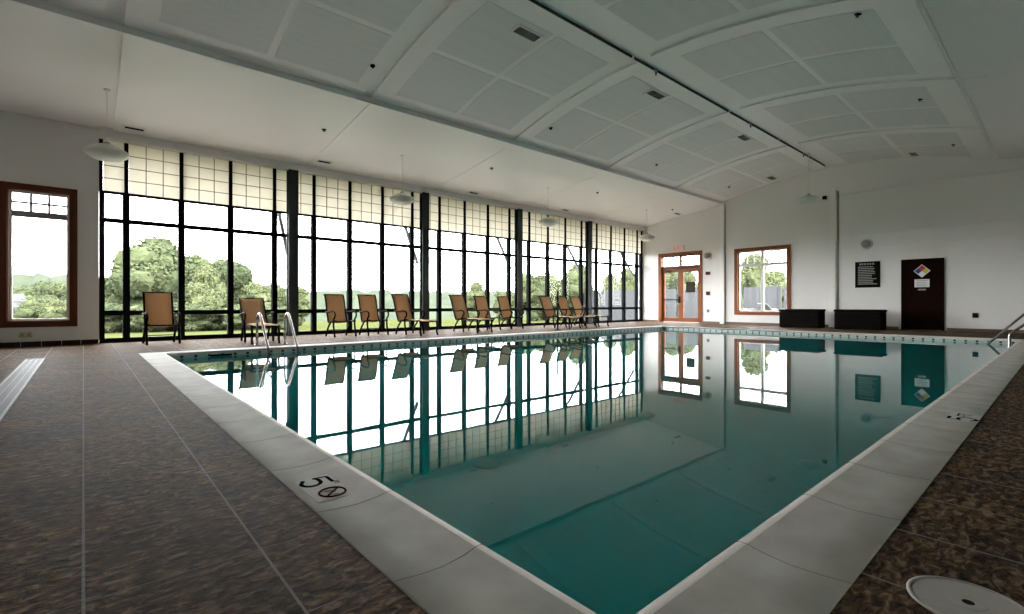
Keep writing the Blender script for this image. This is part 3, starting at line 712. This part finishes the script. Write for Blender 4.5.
for k, x in enumerate((9.2, 13.9, 18.0)):
    s_ = thing('track_hanger', 'small dark hanger under the vault crown slot, ' + ('nearest', 'middle', 'farthest')[k] + ' of three', 'hanger', (x, 5.83, prof(5.83)), 0, 'crown slot hangers')
    bobj('bracket', [(-.03, .03, -.02, .02, -.07, 0)], 'sign_grey', s_); bobj('hook', [(-.012, .012, -.012, .012, -.13, -.07)], 'black', s_)

# ------------------------------------------------------------------ chairs
def ribbon(bm, path, hw, th=.008):
    """sling: strip of width 2*hw along a y,z path, with thickness"""
    P = [Vector((0, *p)) for p in path]; rings = []
    for i, p in enumerate(P):
        d = (P[min(i + 1, len(P) - 1)] - P[max(i - 1, 0)]).normalized(); nrm = Vector((1, 0, 0)).cross(d).normalized() * th / 2
        ring = []
        for s_, sg in ((-1, 1), (-.5, 1), (0, 1), (.5, 1), (1, 1), (1, -1), (.5, -1), (0, -1), (-.5, -1), (-1, -1)):
            sag = (1 - s_ * s_) * .018
            ring.append(bm.verts.new(p + Vector((s_ * hw, 0, 0)) + nrm * sg - nrm.normalized() * sag * (1 if nrm.z > -9 else -1) * (1 if nrm.z >= 0 else 1)))
        rings.append(ring)
    n = len(rings[0])
    for i in range(len(rings) - 1):
        for k in range(n): bm.faces.new((rings[i][k], rings[i][(k + 1) % n], rings[i + 1][(k + 1) % n], rings[i + 1][k]))
    bm.faces.new(rings[0][::-1]); bm.faces.new(rings[-1])
def yz(pts, x): return [(x, p[0], p[1]) for p in pts]
def make_chair(name, label, cat, recline=0.0, foot=False, group=None, fabric='sling', frame='frame_bronze'):
    t_ = thing(name, label, cat, (0, 0, 0), 0, group)
    # back path rotated about the seat crease
    crease = (.20, .37)
    back = [(.24, .46), (.29, .62), (.345, .82), (.40, 1.0), (.45, 1.09), (.475, 1.105)]
    if foot: back = [(crease[0] + (y - crease[0]) * 1.1, crease[1] + (z - crease[1]) * 1.1) for y, z in back]
    ca, sa = math.cos(-recline), math.sin(-recline)
    rb_ = [(crease[0] + (y - crease[0]) * ca - (z - crease[1]) * -sa * -1, crease[1] + (y - crease[0]) * sa + (z - crease[1]) * ca) for y, z in back]
    rb_ = [(crease[0] + (y - crease[0]) * ca + (z - crease[1]) * -sa, crease[1] - (y - crease[0]) * -sa + (z - crease[1]) * ca) for y, z in back]
    seat = [(-.29, .405), (-.22, .415), (.0, .385), (.12, .368), crease]
    spath = smooth_path([(0, *p) for p in (seat[:-1] + [crease] + rb_)], 4); spath = [(p.y, p.z) for p in spath]
    nseat = 17
    bm = bm_new(); ribbon(bm, spath[:nseat], .245); obj('seat', bm, fabric, t_, True)
    bm = bm_new(); ribbon(bm, spath[nseat - 1:], .245); obj('backrest', bm, fabric, t_, True)
    for s_ in (-1, 1):
        bm = bm_new(); tube(bm, yz(spath, s_ * .255), .020, 8); obj('side_rail', bm, frame, t_, True)
        # arm: scroll loop from the back rail to the front leg
        bk = rb_[1]
        arm = smooth_path(yz([(bk[0] + .01, bk[1] + .02), (.12, .635), (-.08, .655), (-.22, .645), (-.285, .59), (-.27, .52), (-.21, .47), (-.185, .405)], s_ * .285), 4)
        bm = bm_new(); tube(bm, arm, .021, 8); obj('armrest', bm, frame, t_, True)
        bm = bm_new(); tube(bm, smooth_path(yz([(-.185, .41), (-.20, .25), (-.25, .10), (-.27, .0)], s_ * .285), 4), .024, 8); tube(bm, [(s_ * .245, -.185, .40), (s_ * .29, -.185, .405)], .014, 6); obj('leg', bm, frame, t_, True)
        bm = bm_new(); tube(bm, smooth_path(yz([(.0, .385), (.12, .28), (.24, .14), (.30, .0)], s_ * .275), 4), .023, 8); obj('leg', bm, frame, t_, True)
    bm = bm_new(); tube(bm, [(-.255, -.29, .40), (.255, -.29, .40)], .015, 8); obj('cross_bar', bm, frame, t_, True)
    bm = bm_new(); tube(bm, [(-.275, .215, .17), (.275, .215, .17)], .010, 6); obj('cross_bar', bm, frame, t_, True)
    bm = bm_new(); tube(bm, [(-.255, *rb_[-1]), (.255, *rb_[-1])], .016, 8); obj('top_bar', bm, frame, t_, True)
    if foot:
        fpath = smooth_path([(0, -.31, .405), (0, -.6, .39), (0, -.88, .40), (0, -1.02, .375)], 4); fpath = [(p.y, p.z) for p in fpath]
        bm = bm_new(); ribbon(bm, fpath, .245); obj('footrest', bm, fabric, t_, True)
        for s_ in (-1, 1):
            bm = bm_new(); tube(bm, yz(fpath, s_ * .255), .016, 8); obj('side_rail', bm, frame, t_, True)
            bm = bm_new(); tube(bm, smooth_path(yz([(-.93, .39), (-.96, .25), (-.94, .12), (-.99, .0)], s_ * .262), 4), .025, 8); obj('leg', bm, frame, t_, True)
        bm = bm_new(); tube(bm, [(-.255, -1.02, .375), (.255, -1.02, .375)], .015, 8); obj('cross_bar', bm, frame, t_, True)
    return t_
GU = 'high-backed sling chairs by the glass wall'; GC = 'sling chaise lounges by the glass wall'
c0 = make_chair('sling_chair', 'brown high-backed sling chair standing alone at the far left of the row', 'chair', R(0), False, GU)
c0.location = (1.26, 12.88, 0); c0.rotation_euler = (0, 0, R(3))
for x, y, rz, lb in ((5.09, 12.62, R(2), 'brown high-backed sling chair just right of the first steel column'),
                     (6.01, 12.62, R(1), 'brown high-backed sling chair between another chair and the chaise by the second column'),
                     (10.04, 12.62, R(2), 'brown high-backed sling chair partly behind the chaise footrest past the second column'),
                     (11.05, 12.62, R(6), 'brown high-backed sling chair just left of the third steel column')):
    dup(c0, (x, y, 0), rz, lb, GU)
l0 = make_chair('chaise_lounge', 'brown sling chaise with its back laid low, behind the pool ladder', 'chaise lounge', R(24), True, GC)
l0.location = (3.0, 12.30, 0); l0.rotation_euler = (0, 0, R(-4))
l1 = make_chair('chaise_lounge', 'brown sling chaise with raised back just left of the second steel column', 'chaise lounge', R(8), True, GC)
l1.location = (6.98, 12.36, 0); l1.rotation_euler = (0, 0, R(2))
for x, y, rz, lb in ((8.95, 12.36, R(-2), 'brown sling chaise just right of the second steel column'),
                     (12.78, 12.22, R(-2), 'brown sling chaise left of the thin black post'),
                     (13.75, 12.3, R(-2), 'brown sling chaise right behind the thin black post'),
                     (14.85, 12.6, R(-3), 'brown sling chaise at the right end of the row, beside the fourth column')):
    dup(l1, (x, y, 0), rz, lb, GC)
# thin post
po = thing('stanchion_post', 'thin black post standing on the deck before the chaises', 'post', (11.62, 11.0, 0))
bm = bm_new(); tube(bm, [(0, 0, .02), (0, 0, .6), (0, 0, 1.27)], .03, 12); obj('pole', bm, 'black', po, True)
bm = bm_new(); lathe(bm, [(.0001, 0), (.13, 0), (.13, .012), (.03, .03), (.0001, .03)], 24); obj('base_plate', bm, 'black', po, True)

# ------------------------------------------------------------------ ladder and grab rails
ld = thing('pool_ladder', 'stainless steel pool ladder with two looped rails on the far edge', 'ladder', (2.95, 10.7, 0))
for s_ in (-1, 1):
    pts = smooth_path([(s_ * .27, .30, .0), (s_ * .27, .30, .35), (s_ * .27, .27, .56), (s_ * .27, .14, .65), (s_ * .27, .0, .58), (s_ * .27, -.30, .22), (s_ * .27, -.58, -.10), (s_ * .27, -.64, -.35), (s_ * .27, -.64, -1.2)], 6)
    bm = bm_new(); tube(bm, pts, .024, 12); obj('rail', bm, 'chrome', ld, True)
    bm = bm_new(); lathe(bm, [(.0001, 0), (.055, 0), (.05, .015), (.03, .02), (.0001, .02)], 20, s_ * .27, .30, .001); obj('floor_flange', bm, 'chrome', ld, True)
for zz in (-.35, -.65, -.95): bobj('tread', [(-.25, .25, -.69, -.59, zz, zz + .03)], 'drain_white', ld)
def grab(name, pts, label):
    g_ = thing(name, label, 'rail', (pts[0][0], pts[0][1], 0), 0, 'grab rails at the right end of the pool')
    x_, y_ = pts[0][0], pts[0][1]
    bm = bm_new(); tube(bm, smooth_path([(p[0] - x_, p[1] - y_, p[2]) for p in pts], 6), .024, 12); obj('rail', bm, 'chrome', g_, True)
    bm = bm_new(); lathe(bm, [(.0001, 0), (.055, 0), (.05, .015), (.03, .02), (.0001, .02)], 20, 0, 0, .001); obj('floor_flange', bm, 'chrome', g_, True)
grab('grab_rail', [(16.2, .10, 0), (16.2, .10, .5), (16.2, .14, .78), (16.2, .30, .92), (16.2, .50, .82), (16.2, .74, .56), (16.2, 1.29, -.10), (16.2, 1.6, -.45)], 'stainless grab rail sloping straight down into the water, farther of two')
grab('grab_rail', [(14.0, .05, 0), (14.0, .05, .4), (14.0, .10, .66), (14.0, .24, .72), (14.0, .42, .60), (14.0, .62, .42), (14.0, .78, .25), (14.0, .80, .10), (14.0, .80, -.12), (14.0, .80, -.5)], 'stainless grab rail bending upright at the coping edge, nearer of two')

# ------------------------------------------------------------------ outside
def ground(x, y):
    d = max(0, y - 14.5)
    return -.18 - min(d, 160) * .032
bm = bm_new(); nx, ny = 50, 50
gridv = [[None] * (ny + 1) for _ in range(nx + 1)]
for i in range(nx + 1):
    for j in range(ny + 1):
        x = -320 + 900 * i / nx; y = 14.13 + 560 * (j / ny) ** 2
        gridv[i][j] = bm.verts.new((x, y, ground(x, y)))
for i in range(nx):
    for j in range(ny): bm.faces.new((gridv[i][j], gridv[i + 1][j], gridv[i + 1][j + 1], gridv[i][j + 1]))
st(obj('lawn', bm, 'grass'), 'green lawn falling away beyond the glass wall', 'lawn')
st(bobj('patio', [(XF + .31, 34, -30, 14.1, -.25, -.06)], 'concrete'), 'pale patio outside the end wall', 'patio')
st(bobj('lawn', [(34.01, 560, -200, 14.12, -.6, -.2)], 'grass'), 'green lawn beyond the patio', 'lawn')
st(bobj('bounce_reflector', [(XN, XF + .3, 14.13, 16.3, -.3, -.06)], 'reflector'), 'added unseen pale walk outside the glass wall', 'bounce_reflector')  # added out of view to bounce daylight onto the ceiling
# forested ridges
def ridge(name, pts, label, depth=60, z0=-8, jag=1.2, seed=1):
    random.seed(seed); bm = bm_new(); rows = []
    n = 160
    for i in range(n + 1):
        s_ = i / n * (len(pts) - 1); k = min(int(s_), len(pts) - 2); f = s_ - k
        x = pts[k][0] + (pts[k + 1][0] - pts[k][0]) * f; y = pts[k][1] + (pts[k + 1][1] - pts[k][1]) * f; h = pts[k][2] + (pts[k + 1][2] - pts[k][2]) * f
        row = []
        for j, (dy, hz) in enumerate(((-depth * .6, 0), (-depth * .4, .35), (-depth * .22, .62), (-depth * .08, .86), (0, 1), (depth * .5, .7))):
            jj = (random.uniform(-jag, jag) if j else 0)
            dl = math.hypot(x, y); row.append(bm.verts.new((x + x / dl * dy + random.uniform(-1, 1), y + y / dl * dy, z0 + (h - z0) * hz + jj)))
        rows.append(row)
    for i in range(n):
        for j in range(5): bm.faces.new((rows[i][j], rows[i + 1][j], rows[i + 1][j + 1], rows[i][j + 1]))
    return st(obj(name, bm, 'forest', smooth=False), label, 'hills')
ridge('hills', [(-80, 210, 11), (-20, 215, 10.5), (20, 220, 9), (80, 210, 6.5), (150, 190, 7), (230, 170, 7), (300, 120, 9), (320, 60, 9)], 'low wooded hills along the horizon', 90, -9, .9, 4)

def make_tree(name, label, h, w_, mat, seed, group=None, trunk_h=.3, nleaf=9000, dens=1.0):
    random.seed(seed)
    t_ = thing(name, label, 'tree', (0, 0, 0), 0, group)
    blobs = []
    for k in range(14):
        a = random.uniform(0, 2 * math.pi); zz = random.uniform(trunk_h * .8, .92); rr = (1 - abs(zz - .55) * 1.3) * w_ * .36 * math.sqrt(random.random())
        blobs.append((Vector((rr * math.cos(a), rr * math.sin(a), zz * h)), random.uniform(.13, .24) * w_))
    blobs.append((Vector((0, 0, .6 * h)), .3 * w_)); blobs.append((Vector((0, 0, .85 * h)), .17 * w_))
    bm = bm_new()
    for c_, r_ in blobs:
        tmp = bmesh.new(); bmesh.ops.create_icosphere(tmp, subdivisions=2, radius=r_ * .95)
        for v in tmp.verts: v.co = c_ + v.co * random.uniform(.75, 1.12)
        me = bpy.data.meshes.new('tmp'); tmp.to_mesh(me); tmp.free(); bm.from_mesh(me); bpy.data.meshes.remove(me)
    for k in range(nleaf):
        c_, r_ = random.choice(blobs)
        d = Vector((random.gauss(0, 1), random.gauss(0, 1), random.gauss(0, 1))).normalized()
        p = c_ + d * r_ * random.uniform(.8, 1.14); s_ = random.uniform(.012, .026)
        u = Vector((random.gauss(0, 1), random.gauss(0, 1), random.gauss(0, .6))).normalized(); v_ = u.cross(d + Vector((.01, .02, .03))).normalized()
        vs = [bm.verts.new(p + u * s_ * a1 + v_ * s_ * b1 * .7) for a1, b1 in ((-1, 0), (0, -1), (1, 0), (0, 1))]
        bm.faces.new(vs)
    me = bpy.data.meshes.new('foliage'); bm.to_mesh(me); bm.free(); me.materials.append(M[mat])
    fo = bpy.data.objects.new('foliage', me); C.objects.link(fo); fo.parent = t_
    bm = bm_new(); tube(bm, [(0, 0, -.3), (0.02 * h, 0, h * .3), (0, .02 * h, h * .75)], [.035 * h, .025 * h, .008 * h], 8)
    for k in range(4):
        a = k * 1.6; tube(bm, [(0, 0, h * (.3 + .08 * k)), (math.cos(a) * w_ * .25, math.sin(a) * w_ * .25, h * (.5 + .09 * k))], [.014 * h, .004 * h], 6)
    obj('trunk', bm, 'bark', t_, True)
    return t_
def along(px, dist):   # a spot on the lawn seen through the glass, measured along and across the view
    tt = (px - 512) / 489.0
    return (dist * (math.cos(YAW) + tt * math.sin(YAW)), dist * (math.sin(YAW) - tt * math.cos(YAW)))
GT = 'leafy trees beyond the lawn'
protoA = make_tree('tree', 'broad mid-green tree at the left end, seen beside the first mullions', 1, 1.05, 'leaf_dark', 11, GT, .12)
protoB = make_tree('tree', 'pale green slender tree left of the low chaise', 1, .8, 'leaf_light', 12, GT, .15)
protoC = make_tree('tree', 'mid-green bushy tree behind the lone chair', 1, .95, 'leaf_dark', 13, GT, .05)
def plant(proto, first, px, dist, ytop, wscale, label, rz=0):
    x, y = along(px, dist); zb = ground(x, y) if y > 14.2 else -.1
    ztop = .85 + (304 - ytop) * dist / 489.0; h = (ztop - zb) / .98
    if first: o_ = proto; o_.location = (x, y, zb); o_.rotation_euler = (0, 0, rz); o_['label'] = label
    else: o_ = dup(proto, (x, y, zb), rz, label, GT)
    o_.scale = (h * wscale, h * wscale, h)
tr_list = [
 (protoA, 118, 34, 282, 1.0, 'mid-green tree seen between the wall and the first mullions'),
 (protoA, 152, 36, 247, 1.15, 'broad crowned tree behind the lone sling chair'),
 (protoC, 178, 38, 262, 1.0, 'bushy tree behind the right arm of the lone sling chair'),
 (protoB, 208, 33, 268, 1.0, 'pale green tree in the third wide pane'),
 (protoC, 197, 44, 256, 1.0, 'darker tree standing behind the pale one in the third wide pane'),
 (protoC, 222, 40, 260, 1.0, 'tall bushy tree left of the low chaise'),
 (protoA, 240, 42, 276, 1.0, 'mid-green tree directly behind the low chaise back'),
 (protoB, 257, 38, 284, 1.2, 'low pale tree right of the low chaise back'),
 (protoC, 275, 46, 284, 1.1, 'dark bushy tree left of the first steel column'),
 (protoB, 296, 50, 288, 1.2, 'low tree seen right of the first steel column'),
 (protoB, 476, 55, 283, 1.0, 'small pale tree standing alone past the second column'),
 (protoB, 503, 60, 292, 1.2, 'low pale bush left of the third column'),
 (protoA, 533, 48, 279, 1.0, 'mid-green tree just right of the third column'),
 (protoC, 549, 50, 274, 1.0, 'tall bushy tree above the chaise row right of the third column'),
 (protoB, 563, 46, 280, 1.0, 'pale tree above the thin black post'),
 (protoA, 577, 44, 270, 1.0, 'broad tree left of the fourth column'),
 (protoB, 612, 62, 276, .9, 'thin pale tree above the fence in the last bay'),
 (protoB, 628, 56, 270, .9, 'pale green tree above the fence near the end wall'),
 (protoB, 752, 44, 256, 1.0, 'green tree in the left light of the end window'),
 (protoC, 672, 60, 268, 1.0, 'bushy tree seen through the left door leaf'),
 (protoB, 690, 58, 274, .9, 'pale tree seen through the right door leaf'),
 (protoB, 778, 62, 272, 1.2, 'pale distant tree in the right light of the end window')]
seen = set()
for k, (pr, px, di, yt, ws, lb) in enumerate(tr_list):
    plant(pr, pr.name not in seen, px, di, yt, ws, lb, k * 1.3); seen.add(pr.name)
# hedge line of bushes behind the lawn on the left
random.seed(21)
for k in range(13):
    px = 104 + k * 15; plant(protoC, False, px, 31 + (k % 3) * 1.5, 303 + (k * 7) % 5, 1.9, 'low bush number along the lawn edge', k)
bl = [o for o in C.objects if o.get('label') == 'low bush number along the lawn edge']
for k, o in enumerate(bl):
    o['label'] = 'low green hedge bush at the lawn edge, ' + ['first','second','third','fourth','fifth','sixth','seventh','eighth','ninth','tenth','eleventh','twelfth','thirteenth'][k] + ' from the left'; o['group'] = 'hedge bushes at the lawn edge'; o['category'] = 'bush'; o.name = 'bush'
# trees seen through the left window
for k, (px, di, yt, lb) in enumerate(((14, 60, 314, 'low tree in front of the white house in the left window'), (42, 70, 299, 'mid-green tree in the middle of the left window'), (56, 62, 300, 'low pale tree at the right of the left window'))):
    plant(protoB if k == 2 else protoA, False, px, di, yt, 1.4, lb, k)
for k in range(9):
    px = (-34, -12, 32, 34, 48, 60, 72, 84, 28)[k]; dd_ = (150, 185, 185, 140, 170, 150, 165, 155, 120)[k]; yt = (285, 283, 284, 287, 283, 285, 282, 284, 297)[k]
    plant((protoA, protoC, protoB)[k % 3], False, px, dd_, yt, 1.5, 'distant tree on the wooded slope in the left window, ' + ('at its left edge', 'left of the house', 'just right of the house', 'second right of the house', 'in the middle of the pane', 'right of the middle', 'near the right edge', 'hidden behind the casing', 'nearest one in the middle')[k], k * 2.1)
# small white house
hx, hy = along(17, 105); hs = thing('house', 'small white house among trees seen in the left window', 'house', (hx, hy, ground(hx, hy)), R(20))
hs.scale = (.5, .6, .92)
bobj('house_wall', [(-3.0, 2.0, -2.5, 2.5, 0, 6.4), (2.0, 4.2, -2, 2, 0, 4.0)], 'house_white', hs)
bm = bm_new()
v = [bm.verts.new(c) for c in ((-3.2, -2.8, 6.35), (2.2, -2.8, 6.35), (2.2, 2.8, 6.35), (-3.2, 2.8, 6.35), (-3.2, 0, 8.2), (2.2, 0, 8.2))]
for f in ((0, 1, 5, 4), (2, 3, 4, 5), (0, 4, 3), (1, 2, 5), (0, 3, 2, 1)): bm.faces.new([v[i] for i in f])
obj('house_roof', bm, 'roof', hs)
bobj('house_window', [(-2.2, -1.4, -2.56, -2.5, 3.6, 5.0), (-.2, .6, -2.56, -2.5, 3.6, 5.0), (-2.2, -1.4, -2.56, -2.5, 1.0, 2.4), (-.2, .6, -2.56, -2.5, .2, 2.4)], 'roof', hs)
# fence outside the end wall
fe = thing('patio_fence', 'grey slatted fence beyond the end wall and last glass bay', 'fence', (33, 17, -.9))
bm = bm_new(); random.seed(5); y = -10
while y < 11:
    if abs((y + 10) % 2.4) > .12: box(bm, -.012, .012, y, y + .128, .1, 2.85 + random.uniform(-.02, .02))
    y += .13
obj('fence_slats', bm, 'fence', fe)
for k in range(9): bobj('fence_post', [(-.05, .05, -10 + k * 2.6, -9.9 + k * 2.6, .0, 3.0)], 'fence', fe)
bobj('fence_rail', [(.012, .05, -10, 11, .5, .58), (.012, .05, -10, 11, 2.6, 2.68)], 'fence', fe)
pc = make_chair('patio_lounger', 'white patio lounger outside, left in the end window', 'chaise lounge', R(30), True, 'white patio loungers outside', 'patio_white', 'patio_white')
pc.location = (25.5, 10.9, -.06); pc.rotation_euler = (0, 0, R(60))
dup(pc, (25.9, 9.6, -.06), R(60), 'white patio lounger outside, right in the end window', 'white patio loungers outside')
